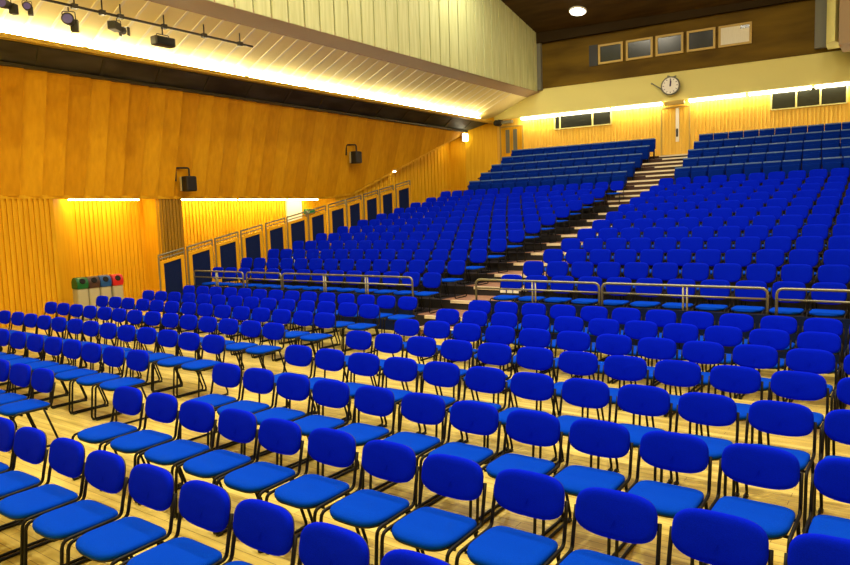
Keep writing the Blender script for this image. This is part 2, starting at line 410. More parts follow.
def strip_window(name, xa, xb, za, zb, divs, label, lit):
    xm = (xa + xb) / 2; h = LL(xa, xb) / 2
    r = wall_root(name, xm, za, 0.05); H = zb - za
    bm = bmesh.new()
    box(bm, -h, h, -.03, .04, -.04, 0); box(bm, -h, h, -.03, .04, H, H + .04)
    for d in [-h] + [-h + 2 * h * q for q in divs] + [h]:
        box(bm, d - .03, d + .03, -.03, .04, 0, H)
    build('window_frame', bm, M['cream'], r)
    bm = bmesh.new(); box(bm, -h, h, .0, .03, 0, H); build('pane', bm, M['dark_glass'], r)
    for k, (qa, qb, qz, th) in enumerate(lit):
        bm = bmesh.new(); box(bm, -h + 2 * h * qa, -h + 2 * h * qb, -.02, -.005, qz * H, qz * H + th); build('tube_reflection', bm, M['tube_soft'], r)
    r['label'] = label; r['category'] = 'window'; r['kind'] = 'structure'
strip_window('window_1', -13.36, -10.87, 5.96, 6.58, (0.10, 0.68), 'long dark window in the left of the back wall', ())
strip_window('window_2', -4.84, -2.40, 5.90, 6.54, (0.34, 0.66), 'long dark window in the right of the back wall', ())

# projection room windows
def proj_window(name, xa, xb, za, zb, label, blind):
    xm = (xa + xb) / 2; h = LL(xa, xb) / 2; H = zb - za
    r = wall_root(name, xm, za, 0.12)
    bm = bmesh.new(); w = .08
    box(bm, -h, h, -.05, .03, 0, w); box(bm, -h, h, -.05, .03, H - w, H); box(bm, -h, -h + w, -.05, .03, w, H - w); box(bm, h - w, h, -.05, .03, w, H - w)
    build('window_frame', bm, M['window_frame'], r)
    bm = bmesh.new(); box(bm, -h + w, h - w, -.01, .02, w, H - w); build('pane', bm, M['dark_glass'], r)
    if blind:
        bm = bmesh.new(); box(bm, -h + w, h - w, -.03, -.012, w, H - w - .12); box(bm, -h + w, .18, -.03, -.012, H - w - .12, H - w)
        build('blind', bm, M['blind'], r)
    elif label.endswith('*'):
        pass
    r['label'] = label; r['category'] = 'window'; r['kind'] = 'structure'
PW = 6
for i, (pa, pb) in enumerate(((-11.36, -10.34), (-10.21, -9.14), (-9.03, -7.97), (-7.84, -6.79), (-6.68, -5.52))):
    za = Zc(8.52 - 0.028 * i, pa)
    proj_window('window_%d' % (3 + i), pa, pb, za, za + .80, ['leftmost', 'second from left', 'middle', 'second from right', 'rightmost'][i] + ' projection room window' + (' with white blind' if i == 4 else ''), i == 4)
# dark recess at the left end of the projection windows
r = wall_root('trim_5', -11.60, Zc(8.50, -11.6), 0.11); bm = bmesh.new(); box(bm, -.16, .2, -.02, .02, 0, .86)
build('recess', bm, M['black_plastic'], r); r['kind'] = 'structure'; r['label'] = 'dark recess beside the projection windows'; r['category'] = 'trim'

# clock ---------------------------------------------------------------
r = wall_root('clock', -8.40, Zc(7.19, -8.5), 0.32)
bm = bmesh.new(); disc_cyl(bm, (0, -.05, 0), .37, .10, 'y', 36); bmesh.ops.bevel(bm, geom=[e for e in bm.edges if len(e.link_faces) == 2 and max(len(f.verts) for f in e.link_faces) > 4], offset=.02, segments=2, affect='EDGES')
build('case', bm, M['grey_paint'], r, True)
fc = None
bm = bmesh.new(); disc_cyl(bm, (0, -.062, 0), .315, .02, 'y', 36); fc = build('dial', bm, M['clock_face'], r)
for k in range(12):
    bm = bmesh.new(); box(bm, -.012, .012, -.068, -.06, .235, .29)
    bmesh.ops.rotate(bm, verts=bm.verts, cent=(0, 0, 0), matrix=Matrix.Rotation(k * PI / 6, 3, 'Y')); build('hour_mark', bm, M['clock_hand'], fc)
for L0, wdt, ang in ((.27, .022, 0.03), (.19, .03, 0.10)):
    bm = bmesh.new(); box(bm, -wdt, wdt, -.078, -.070, -.03, L0)
    bmesh.ops.rotate(bm, verts=bm.verts, cent=(0, 0, 0), matrix=Matrix.Rotation(ang, 3, 'Y')); build('clock_hand', bm, M['clock_hand'], fc)
bm = bmesh.new(); tube(bm, fillet([(-.78, .24, .20), (-.75, .02, .20), (-.36, .02, -.08)], .06), .022, 8); tube(bm, [(-.12, 0, .40), (-.02, 0, .36)], .03); tube(bm, [(.22, 0, .36), (.12, 0, .34)], .03)
build('bracket', bm, M['grey_paint'], r)
tag(r, 'round white wall clock on a bracket above the rear door', 'clock')

# side camera in the rear corner
r = empty('wall_camera', (-15.88, 27.8, 6.42))
bm = bmesh.new(); disc_cyl(bm, (0, -.18, 0), .13, .36, 'y', 16); build('body', bm, M['flood_black'], r, True)
bm = bmesh.new(); box(bm, .0, .06, .0, .7, .1, .16); build('bracket', bm, M['flood_black'], r)
tag(r, 'small black cylindrical camera high in the rear left corner', 'camera')

# left side: lower slatted wall in plan -------------------------------
PLAN = [(-17.9, 2.0, 'A'), (-17.9, 8.65, 'r'), (-18.7, 9.57, 's'), (-18.7, 11.62, 'r'), (-17.9, 11.60, 'p'), (-17.9, 12.38, 'n'), (-18.7, 12.40, 's'), (-18.7, 18.9, 'n'), (-17.9, 19.0, 's2'), (-17.9, 27.2, 'n')]
bmw = bmesh.new(); bms = bmesh.new(); bmp = bmesh.new()
for (xa, ya, kd), (xb, yb, _k) in zip(PLAN, PLAN[1:]):
    d = Vector((xb - xa, yb - ya, 0)); L = d.length; d.normalize(); nrm = Vector((d.y, -d.x, 0))
    if nrm.x < 0 and abs(nrm.x) > .5: nrm = -nrm
    back = -nrm * 0.12
    A, B = Vector((xa, ya, 0)), Vector((xb, yb, 0))
    top = 3.16 if kd in 'Arpn' else 3.45
    if kd == 's2': top = 6.4
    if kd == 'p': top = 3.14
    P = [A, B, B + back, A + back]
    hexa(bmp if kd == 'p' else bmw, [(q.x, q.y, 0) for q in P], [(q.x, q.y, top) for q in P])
    step, wd, dp = {'A': (.125, .030, .05), 's': (.125, .036, .035), 'p': (.11, .032, .035), 's2': (.26, .1, .02)}.get(kd, (0, 0, 0))
    if step:
        s = step / 2
        while s < L:
            c = A + d * s; a, b = c - d * wd, c + d * wd
            Q = [a, b, b + nrm * dp, a + nrm * dp]
            hexa(bmp if kd == 'p' else bms, [(q.x, q.y, 0) for q in Q], [(q.x, q.y, top - .02) for q in Q]); s += step
w = tag(build('wall_left', bmw, M['slat_wood']), 'lower left wall with lit recesses', 'wall', kind='structure')
build('slats', bms, M['slat_wood'], w)
tag(build('wall_left_pier', bmp, M['shaded_pier_wood']), 'darker slatted pier between the lit recesses', 'wall', kind='structure')
# angled wall in the corner
bm = bmesh.new()
prism(bm, [(-17.05, 26.84), (-16.1, 28.25), (-16.2, 28.9), (-19, 28.9), (-19, 26.84)], 'z', 0, 6.75)
tag(build('wall_corner', bm, M['slat_wood']), 'plain angled wall in the rear left corner', 'wall', kind='structure')
# big overhanging panel of lapped boards
def panX(z): return -17.87 + (z - 3.14) * 0.27
def trimZ(y): return 3.14 if y < 18.4 else (3.14 + (y - 18.4) * .105 if y < 19.95 else 3.303 + (y - 19.95) * 0.399)
bm = bmesh.new(); y = 2.0; nb = 0
ZT = 6.10
while y < 26.9:
    y1 = min(y + .53, 26.95)
    za, zb = trimZ(y), trimZ(y1)
    if za < ZT - .05:
        lean = 0.0 if y < 12 else (y - 12) * 0.055
        def pt(yy, zz, off, lean=lean):
            return (panX(zz) + off, yy - lean * (ZT - zz) * 0.10, zz)
        hexa(bm, [pt(y + .012, za, .0), pt(y1 - .02, zb, .09), pt(y1 - .012, zb, -.1), pt(y + .012, za, -.1)], [pt(y + .012, ZT, .0), pt(y1 - .02, ZT, .09), pt(y1 - .012, ZT, -.1), pt(y + .012, ZT, -.1)], nb % 3)
        nb += 1
    y += .53
pn = tag(build('wall_upper_left', bm, [M['panel_wood'], M['panel_wood_b'], M['panel_wood_c']]), 'overhanging orange veneer boards above the left wall', 'wall', kind='structure')
# trim along the lower edge and up the slope
bm = bmesh.new()
for ya, yb in ((2.0, 18.4), (18.4, 19.95), (19.95, 26.85)):
    za, zb = trimZ(ya), trimZ(yb)
    L1 = [(panX(za) + .03, ya, za - .06), (panX(zb) + .03, yb, zb - .06), (panX(zb) - .15, yb, zb - .06), (panX(za) - .15, ya, za - .06)]
    hexa(bm, L1, [(p[0], p[1], p[2] + .09) for p in L1])
build('edge_trim', bm, M['slat_wood'], pn)
# soffit behind the lower lip
bm = bmesh.new(); box(bm, -19.0, -17.95, 2, 18.4, 3.42, 3.5)
for ya, yb in ((18.4, 19.95), (19.95, 26.8)):
    za, zb = trimZ(ya) + .02, trimZ(yb) + .02
    L1 = [(panX(za) - .1, ya, za), (panX(zb) - .1, yb, zb), (-18.1, yb, zb), (-18.1, ya, za)]
    hexa(bm, L1, [(p[0], p[1], p[2] + .06) for p in L1])
tag(build('ceiling_soffit', bm, M['slat_wood']), 'soffit under the overhanging wall', 'ceiling', kind='structure')
# recess lights under the lip
for n, (ya, yb) in enumerate(((9.15, 11.15), (12.55, 14.6), (14.7, 16.75), (16.85, 18.3))):
    r = empty('recess_light', (-18.12, (ya + yb) / 2, 3.05)); h = (yb - ya) / 2
    bm = bmesh.new(); box(bm, -.10, .10, -h, h, .12, .20); build('housing', bm, M['white_paint'], r)
    bm = bmesh.new(); box(bm, -.05, .05, -h + .02, h - .02, .0, .12); build('tube', bm, M['tube_recess'], r)
    tag(r, ['lit strip in the recess above the waste bins', 'lit recess strip above guard rail, nearest the slatted pier', 'middle lit strip of the recess above guard rail', 'lit recess strip above guard rail, beside the exit sign'][n], 'light', 'recess strips under the overhang')
# small downlights of the sloping soffit
for n, (yy, xx) in enumerate(((22.2, -17.6), (26.2, -17.35))):
    z = trimZ(yy) - .02
    r = empty('soffit_downlight', (xx, yy, z))
    bm = bmesh.new(); disc_cyl(bm, (0, 0, 0), .11, .06, 'z', 20); build('rim', bm, M['white_paint'], r)
    bm = bmesh.new(); disc_cyl(bm, (0, 0, -.015), .09, .014, 'z', 20); build('lamp', bm, M['soffit_lamp'], r)
    tag(r, ['small lit downlight under sloping soffit above the guard rail', 'small lit downlight under sloping soffit near the white wall lamp'][n], 'light')
# white panel painted for the bright doorway light, and the exit sign
bm = bmesh.new(); box(bm, -18.66, -18.6, 17.2, 17.95, 0.2, 3.12)
tag(build('doorway_light_panel', bm, M['white_paint']), 'white panel standing in for lit doorway at far end of left recess', 'door', kind='structure')
r = empty('exit_sign', (-18.55, 18.25, 2.56))
bm = bmesh.new(); box(bm, 0, .05, -.26, .26, 0, .17); build('sign_box', bm, M['exit_green'], r)
bm = bmesh.new(); box(bm, .05, .056, -.22, -.08, .05, .12); prism(bm, [(-.08, .03), (-.08, .14), (-.0, .085)], 'x', .05, .056); build('arrow', bm, M['white_card'], r)
tag(r, 'small green exit sign with white arrow on left wall', 'sign')

# black glazed band, yellow strip, cove ceiling -----------------------
bp = bmesh.new(); bf = bmesh.new()
def bX(z): return -17.05 + (z - 6.10) * (0.70 / 0.37)
BT = 6.465
Y0b, Y1b = 2.0, 27.35
def bslab(bmx, ya, yb, za, zb, f, k, yc=None, sh=0.0):
    """strip of the slanting band between heights za and zb, f in front and k behind its plane"""
    yc = yb if yc is None else yc
    hexa(bmx, [(bX(za) + f, ya, za - f * .5), (bX(za) + f, yb, za - f * .5), (bX(za) - k, yb, za + k), (bX(za) - k, ya, za + k)],
         [(bX(zb) + f, ya + sh, zb - f * .5), (bX(zb) + f, yc + sh, zb - f * .5), (bX(zb) - k, yc + sh, zb + k), (bX(zb) - k, ya + sh, zb + k)])
bslab(bp, Y0b, 26.9, 6.10, BT, 0.0, .06, 27.7)
bb = tag(build('window_8', bp, M['booth_glass']), 'dark glazed band above the orange boards', 'window', kind='structure')
box(bf, -17.1, -16.93, Y0b, 26.9, 6.05, 6.12); bslab(bf, Y0b, 27.6, 6.445, BT, .03, .03, 27.7)
y = 5.05
while y < 26.8:
    bslab(bf, y - .04, y + .04, 6.10, BT, .02, .03, None, -.22); y += 1.54
build('window_frame', bf, M['booth_frame'], bb)
bm = bmesh.new(); box(bm, -16.46, -16.15, 2, 27.95, 6.465, 6.565)
tag(build('trim_6', bm, M['yellow_trim']), 'yellow timber ledge in front of the cove lights', 'trim', kind='structure')
# cove ceiling, rising from the side wall to the gallery beam
CX0, CZ0, CX1, CZ1 = -16.7, 6.55, -14.6, 7.48
def cz(x): return CZ0 + (x - CX0) * (CZ1 - CZ0) / (CX1 - CX0)
bm = bmesh.new()
hexa(bm, [(CX0, 2, CZ0), (CX0, 28.6, CZ0), (CX0, 28.6, CZ0 + .1), (CX0, 2, CZ0 + .1)], [(CX1, 2, CZ1), (CX1, 28.6, CZ1), (CX1, 28.6, CZ1 + .1), (CX1, 2, CZ1 + .1)])
cv = tag(build('ceiling_cove', bm, M['cove_board']), 'cream boarded cove ceiling lit from below', 'ceiling', kind='structure')
bm = bmesh.new(); y = 2.3
while y < 27.2:
    hexa(bm, [(CX0, y, CZ0 - .02), (CX0, y + .07, CZ0 - .02), (CX0, y + .07, CZ0 + .01), (CX0, y, CZ0 + .01)], [(CX1, y, CZ1 - .02), (CX1, y + .07, CZ1 - .02), (CX1, y + .07, CZ1 + .01), (CX1, y, CZ1 + .01)]); y += .52
build('cover_strips', bm, M['cove_strip'], cv)
# cove tubes on the ledge
n = 0
for ya in (4.2, 6.6, 9.0, 11.4, 13.8, 16.2, 18.6, 21.0, 23.4, 25.2):
    yb = ya + 2.3 if ya < 25 else ya + 1.7
    r = empty('cove_tube_light', (-16.27, (ya + yb) / 2, 6.566)); h = (yb - ya) / 2
    bm = bmesh.new(); box(bm, -.05, .05, -h, h, 0, .02); build('housing', bm, M['white_paint'], r)
    bm = bmesh.new(); tube(bm, [(0, -h + .04, .045), (0, h - .04, .045)], .022, 8); build('tube', bm, M['tube_warm'], r)
    n += 1
    tag(r, 'lit cove tube above the left dark glazed band, %s from the back corner' % ORD[11 - n], 'light', 'cove tubes above the dark glazed band')

# beam and gallery front ----------------------------------------------
bm = bmesh.new()
hexa(bm, [(-14.62, 2, 7.47), (-14.62, 28.4, 7.47), (-14.03, 28.4, 7.62), (-14.03, 2, 7.62)], [(-14.62, 2, 7.9), (-14.62, 28.4, 7.9), (-14.12, 28.4, 7.9), (-14.12, 2, 7.9)])
tag(build('ceiling_beam', bm, M['mauve']), 'mauve painted beam under the gallery front', 'beam', kind='structure')
def ceilZ(y): return 10.10 - 0.227 * (y - 28.28)
bm = bmesh.new(); y = 2.0
while y < 28.1:
    y1 = min(y + .60, 28.15)
    box(bm, -14.25, -14.02, y + .035, y1 - .035, 7.64, ceilZ(y) + .25, 0)
    y += .60
gw = tag(build('wall_gallery', bm, M['cream_board']), 'cream boarded gallery front above the beam', 'wall', kind='structure')
bm = bmesh.new(); box(bm, -14.3, -14.08, 2, 28.15, 7.66, 16.5); build('shadow_gaps', bm, M['groove'], gw)
bm = bmesh.new(); box(bm, -14.3, -13.86, 28.15, 28.4, 7.70, 10.6)
tag(build('trim_7', bm, M['grey_paint']), 'grey corner trim at the end of the gallery', 'trim', kind='structure')
# ceiling
bm = bmesh.new()
hexa(bm, [(-14.4, -4, ceilZ(-4)), (6, -4, ceilZ(-4)), (6, 30.5, ceilZ(30.5)), (-14.4, 30.5, ceilZ(30.5))], [(-14.4, -4, ceilZ(-4) + .2), (6, -4, ceilZ(-4) + .2), (6, 30.5, ceilZ(30.5) + .2), (-14.4, 30.5, ceilZ(30.5) + .2)])
tag(build('ceiling', bm, M['ceiling_wood']), 'dark brown sloping ceiling', 'ceiling', kind='structure')
bm = bmesh.new(); ya, yb = wallp(-14.3)[1], wallp(3.0)[1]
hexa(bm, [(-14.3, ya - .32, 9.70), (3.0, yb - .32, 9.70), (3.0, yb, 9.70), (-14.3, ya, 9.70)], [(-14.3, ya - .32, 11), (3.0, yb - .32, 11), (3.0, yb, 11), (-14.3, ya, 11)])
tag(build('ceiling_drop', bm, M['ceiling_edge']), 'dark edge of the ceiling above the projection windows', 'ceiling', kind='structure')
# the visible round ceiling lamp
Y = 27.0
r = empty('ceiling_downlight', (-11.60, Y, ceilZ(Y))); r.rotation_euler = (-math.atan(.227), 0, 0)
bm = bmesh.new(); disc_cyl(bm, (0, 0, -.05), .36, .06, 'z', 32); build('rim', bm, M['white_paint'], r, False)
bm = bmesh.new(); disc_cyl(bm, (0, 0, -.075), .29, .03, 'z', 32); build('lamp', bm, M['lamp_disc'], r)
tag(r, 'round lit lamp set into the dark brown ceiling', 'light')

# right hand gallery end ----------------------------------------------
def blk(name, pts, z0, z1, m, label, cat='wall'):
    bm = bmesh.new(); prism(bm, pts, 'z', z0, z1); tag(build(name, bm, m), label, cat, kind='structure')
blk('wall_gallery_return', [(-3.42, 29.1), (-2.3, 29.1), (-2.3, 29.5), (-3.42, 29.5)], 7.9, 10.9, M['grey_paint'], 'grey strip at the right end of the brown wall')
pts = [(-2.64 + .32 * math.cos(a), 28.3 + .7 * math.sin(a)) for a in [PI + k * PI / 2 / 8 for k in range(9)]] + [(-2.3, 28.95), (-2.98, 28.95)]
blk('wall_gallery_end', pts, 7.75, 10.9, M['cream'], 'cream rounded end of the right gallery')
blk('ceiling_beam_end', [(-2.50, 27.3), (-.9, 26.8), (-.9, 28.8), (-2.50, 28.8)], 7.55, 10.9, M['mauve'], 'mauve painted end of the right beam', 'beam')

# right wall, stage wall: out of the frame, they close the hall
bm = bmesh.new(); box(bm, 3.0, 3.2, -4, 30.5, -.1, 18); tag(build('wall_right', bm, M['slat_wood']), 'right side wall', 'wall', kind='structure')
bm = bmesh.new(); box(bm, -22, 6, -4.2, -4, -.1, 18); tag(build('wall_stage', bm, M['cream']), 'stage end wall', 'wall', kind='structure')
bm = bmesh.new(); box(bm, -19.2, -19.0, -4, 29, -.1, 7); tag(build('wall_left_outer', bm, M['slat_wood']), 'outer left wall', 'wall', kind='structure')
bm = bmesh.new(); box(bm, -19.2, -14.4, -4, 2.0, 7.0, 7.2); tag(build('ceiling_side', bm, M['cream']), 'side ceiling by the stage', 'ceiling', kind='structure')

# ---------------------------------------------------------------- lighting bar
r = empty('lighting_bar', (-14.9, 5, 7.06))
bm = bmesh.new(); tube(bm, [(0, -3, 0), (0, 7.85, 0)], .028, 10); build('pole', bm, M['lamp_metal'], r)
for y in (6.995, 8.0, 8.62, 9.05, 10.157, 11.292, 12.425):
    bm = bmesh.new(); box(bm, -.05, .05, y - 5.06, y - 4.94, -.05, .05); tube(bm, [(0, y - 5, .04), (0, y - 5, cz(-14.9) - 7.07)], .018, 6)
    build('clamp', bm, M['lamp_metal'], r)
tag(r, 'long dark pole with clamps slung under the cove ceiling', 'pole')
def lantern(y, kind, label, rz, sc=0.75):
    r = empty('stage_lantern', (-14.9, y, 7.01), rz)
    if kind == 'par':
        bm = bmesh.new(); tube(bm, fillet([(-.17, 0, -.34), (-.17, 0, -.12), (.17, 0, -.12), (.17, 0, -.34)], .05), .014, 6); tube(bm, [(0, 0, -.12), (0, 0, 0)], .02, 6); build('yoke', bm, M['lamp_metal'], r)
        bm = bmesh.new(); disc_cyl(bm, (0, .16, -.36), .12, -.34, 'y', 20, .17); build('body', bm, M['lamp_metal'], r, True)
        bm = bmesh.new(); disc_cyl(bm, (0, -.19, -.36), .13, .01, 'y', 20); build('lens', bm, M['lens'], r)
        bm = bmesh.new(); box(bm, .0, .2, .1, .3, -.62, -.30); build('back_box', bm, M['lamp_metal'], r)
    elif kind == 'profile':
        bm = bmesh.new(); tube(bm, fillet([(-.14, 0, -.36), (-.14, 0, -.1), (.14, 0, -.1), (.14, 0, -.36)], .05), .014, 6); tube(bm, [(0, 0, -.1), (0, 0, 0)], .02, 6); build('yoke', bm, M['lamp_metal'], r)
        bm = bmesh.new(); box(bm, -.14, .14, -.42, .05, -.48, -.20); build('body', bm, M['lamp_metal'], r)
        bm = bmesh.new(); disc_cyl(bm, (0, .05, -.35), .12, .38, 'y', 18, .13); build('lens_tube', bm, M['lamp_metal'], r, True)
        bm = bmesh.new(); box(bm, -.17, -.15, .42, .6, -.5, -.2); box(bm, .15, .17, .42, .6, -.5, -.2); box(bm, -.17, .17, .42, .6, -.21, -.19); build('barn_doors', bm, M['lamp_metal'], r)
    else:
        bm = bmesh.new(); tube(bm, [(0, 0, -.2), (0, 0, 0)], .025, 6); tube(bm, fillet([(0, -.22, -.34), (0, -.22, -.2), (0, .22, -.2), (0, .22, -.34)], .04), .014, 6); build('yoke', bm, M['lamp_metal'], r)
        bm = bevel_box(-.16, .16, -.36, .36, -.56, -.28, .04, 2); build('body', bm, M['lamp_metal'], r)
        bm = bmesh.new(); box(bm, .16, .175, -.3, .3, -.52, -.32); build('glass', bm, M['dark_glass'], r)
    r.scale = (sc, sc, sc); tag(r, label, 'stage light'); return r
lantern(6.62, 'par', 'dark round stage lantern nearest the stage end of pole', 0.5, .6)
lantern(7.02, 'par', 'smaller olive stage lantern tucked behind the nearest round lantern', 1.1, .5)
lantern(7.86, 'par', 'stage lantern with bluish lens hanging from the lighting pole', 0.9)
lantern(8.95, 'profile', 'long profile stage lantern with barn doors on lighting pole', 0.55, .62)
lantern(10.1, 'box', 'flat box shaped stage lantern on the lighting pole', 0.0)

# wall floodlights
def flood(y, z, label):
    x = panX(z + .2) + .03
    r = empty('wall_floodlight', (x, y, z))
    bm = bmesh.new(); tube(bm, fillet([(.02, -.22, .08), (.05, -.22, .46), (.26, .08, .46), (.26, .08, .2)], .05), .028, 8); build('bracket', bm, M['flood_black'], r)
    bm = bevel_box(.10, .40, -.12, .24, -.22, .22, .04, 2); build('housing', bm, M['flood_black'], r)
    bm = bmesh.new(); box(bm, .09, .16, -.135, -.10, -.20, .20); build('rim', bm, M['flood_rim'], r)
    tag(r, label, 'floodlight')
flood(12.30, 3.50, 'black box floodlight with bracket on orange boards, nearer the waste bins')
flood(19.36, 4.58, 'black box floodlight with bracket on orange boards above the guard rail')
# white wall lamp
r = empty('wall_lamp', (-16.98, 26.62, 5.62))
bm = bevel_box(-.02, .03, -.16, .16, 0, .36, .01, 1); build('back_plate', bm, M['white_paint'], r)
bm = bevel_box(.03, .14, -.15, .15, .01, .35, .03, 2); build('shade', bm, M['wall_lamp'], r)
tag(r, 'square white lit wall lamp below the end of the dark band', 'lamp')

# ---------------------------------------------------------------- guard beside the side stair
GX = -15.95; GS = 15.95 / 15.65
GY = [(10.167, 10.681), (11.02, 11.581), (11.914, 12.463), (12.804, 13.345), (13.723, 14.245), (14.567, 15.159), (15.468, 16.009), (16.384, 16.962), (17.263, 17.773), (18.144, 18.686), (19.023, 19.568), (19.955, 20.58)]
def gz(y): return 2.325 + (1.351 - 2.325) * GS + (y - GY[0][0] * GS) * 0.198     # top of the navy panels
for i, (a, b) in enumerate(GY):
    a *= GS; b *= GS
    r = empty('stair_guard', (GX, a, 0))
    base = max(0.0, gz(a) - 1.02)
    Lp = lambda y0, y1, z0a, z0b, z1a, z1b, x0, x1: ([(x0, y0, z0a), (x1, y0, z0a), (x1, y1, z0b), (x0, y1, z0b)], [(x0, y0, z1a), (x1, y0, z1a), (x1, y1, z1b), (x0, y1, z1b)])
    def sub(bm, lo, hi):
        hexa(bm, [(p[0] - GX, p[1] - a, p[2]) for p in lo], [(p[0] - GX, p[1] - a, p[2]) for p in hi])
    bm = bmesh.new(); sub(bm, *Lp(a, b, base, base, gz(a), gz(b), GX - .02, GX + .02)); build('navy_panel', bm, M['navy'], r)
    bm = bmesh.new()
    sub(bm, *Lp(a - .1, a, base, base, gz(a - .1) + .07, gz(a) + .07, GX - .035, GX + .035))
    sub(bm, *Lp(b, b + .1, base, base, gz(b) + .07, gz(b + .1) + .07, GX - .035, GX + .035))
    sub(bm, *Lp(a, b, gz(a), gz(b), gz(a) + .07, gz(b) + .07, GX - .035, GX + .035))
    build('timber_frame', bm, M['panel_wood'], r)
    for yy in (a - .12, b + .12):
        bm = bmesh.new(); tube(bm, [(0.0, yy - a, base), (0.0, yy - a, gz(yy) + .235)], .021, 8); build('post', bm, M['rail_metal'], r)
    for dz in (.235, .14):
        bm = bmesh.new(); tube(bm, [(0, -.12, gz(a - .12) + dz), (0, b - a + .12, gz(b + .12) + dz)], .024 if dz > .2 else .016, 8); build('handrail' if dz > .2 else 'mid_rail', bm, M['rail_metal'], r)
    tag(r, 'stair guard bay with navy panel and metal handrail, %s up from the bins' % ORD[i + 1], 'railing', 'stair guard bays along the left wall')

# ---------------------------------------------------------------- railing in front of the tiers
def railing(xa, xb, posts, label):
    xm = (xa + xb) / 2
    r = empty('front_railing', (xm, 10.99, 0.348))
    bm = bmesh.new(); tube(bm, fillet([(xa - xm, 0, 0), (xa - xm, 0, .755), (xb - xm, 0, .755), (xb - xm, 0, 0)], .10, 5), .021, 10); build('top_rail', bm, M['rail_metal'], r, True)
    bm = bmesh.new(); tube(bm, [(xa - xm, 0, .595), (xb - xm, 0, .595)], .017, 8); build('lower_rail', bm, M['rail_metal'], r, True)
    for p in posts:
        bm = bmesh.new(); tube(bm, [(p - xm - .03, 0, 0), (p - xm - .03, 0, .75)], .017, 8); build('post', bm, M['rail_metal'], r, True)
        bm = bmesh.new(); tube(bm, [(p - xm + .03, 0, 0), (p - xm + .03, 0, .75)], .017, 8); build('post', bm, M['rail_metal'], r, True)
    tag(r, label, 'railing')
railing(-12.15, -8.34, (-10.79, -9.56), 'long metal railing section left of the aisle, ending at the aisle')
railing(-13.44, -12.20, (), 'short metal railing section left of the aisle, second from the side guard')
railing(-15.55, -13.57, (-14.6,), 'metal railing section nearest the side stair guard')
railing(-6.83, -4.40, (-5.62,), 'metal railing section right of the aisle, beginning at the aisle')
railing(-4.35, -1.83, (-3.0,), 'metal railing section second to the right of the aisle')
railing(-1.71, 0.90, (-0.4,), 'metal railing section third to the right of the aisle')
# white cards on the railing right of the aisle
for n, xx in enumerate((-6.24, -6.10, -5.97)):
    bm = bmesh.new(); box(bm, -.055, .055, -.004, .004, 0, .05)
    o = build('notice_card', bm, M['white_card']); o.location = (xx, 10.968, .875)
    tag(o, '%s small white card fixed under the railing beside the aisle' % ['leftmost', 'middle', 'rightmost'][n], 'card', 'white cards under the railing')

# ---------------------------------------------------------------- bins
def bin_(y, m, word):
    r = empty('waste_bin', (-17.2, y, 0), 0)
    bm = bevel_box(-.14, .14, -.14, .14, 0, .80, .04, 3); build('body', bm, M['bin_body'], r, True)
    bm = bmesh.new(); n = 10
    prof = [(-.15, .80), (.15, .80), (.155, .90)] + [(.155 * math.cos(a) - 0.0, .90 + .19 * math.sin(a)) for a in [k * PI / 2 / n for k in range(1, n + 1)]] + [(-.08, 1.08), (-.15, 1.0)]
    prism(bm, prof, 'y', -.145, .145)
    bmesh.ops.bevel(bm, geom=[e for e in bm.edges if abs(e.verts[0].co.y - e.verts[1].co.y) < 1e-6], offset=.02, segments=2, affect='EDGES')
    ld = build('lid', bm, m, r)
    bm = bmesh.new(); disc_cyl(bm, (.135, 0, .985), .075, .02, 'x', 18, .07); bmesh.ops.rotate(bm, verts=bm.verts, cent=(.13, 0, .985), matrix=Matrix.Rotation(-.5, 3, 'Y'))
    build('opening', bm, M['hole'], ld)
    tag(r, 'pale grey waste bin with a %s hooded lid by the left wall' % word, 'bin')
bin_(8.80, M['green'], 'green'); bin_(9.10, M['brown_plastic'], 'dark brown'); bin_(9.41, M['blue_plastic'], 'blue'); bin_(9.74, M['red'], 'red')

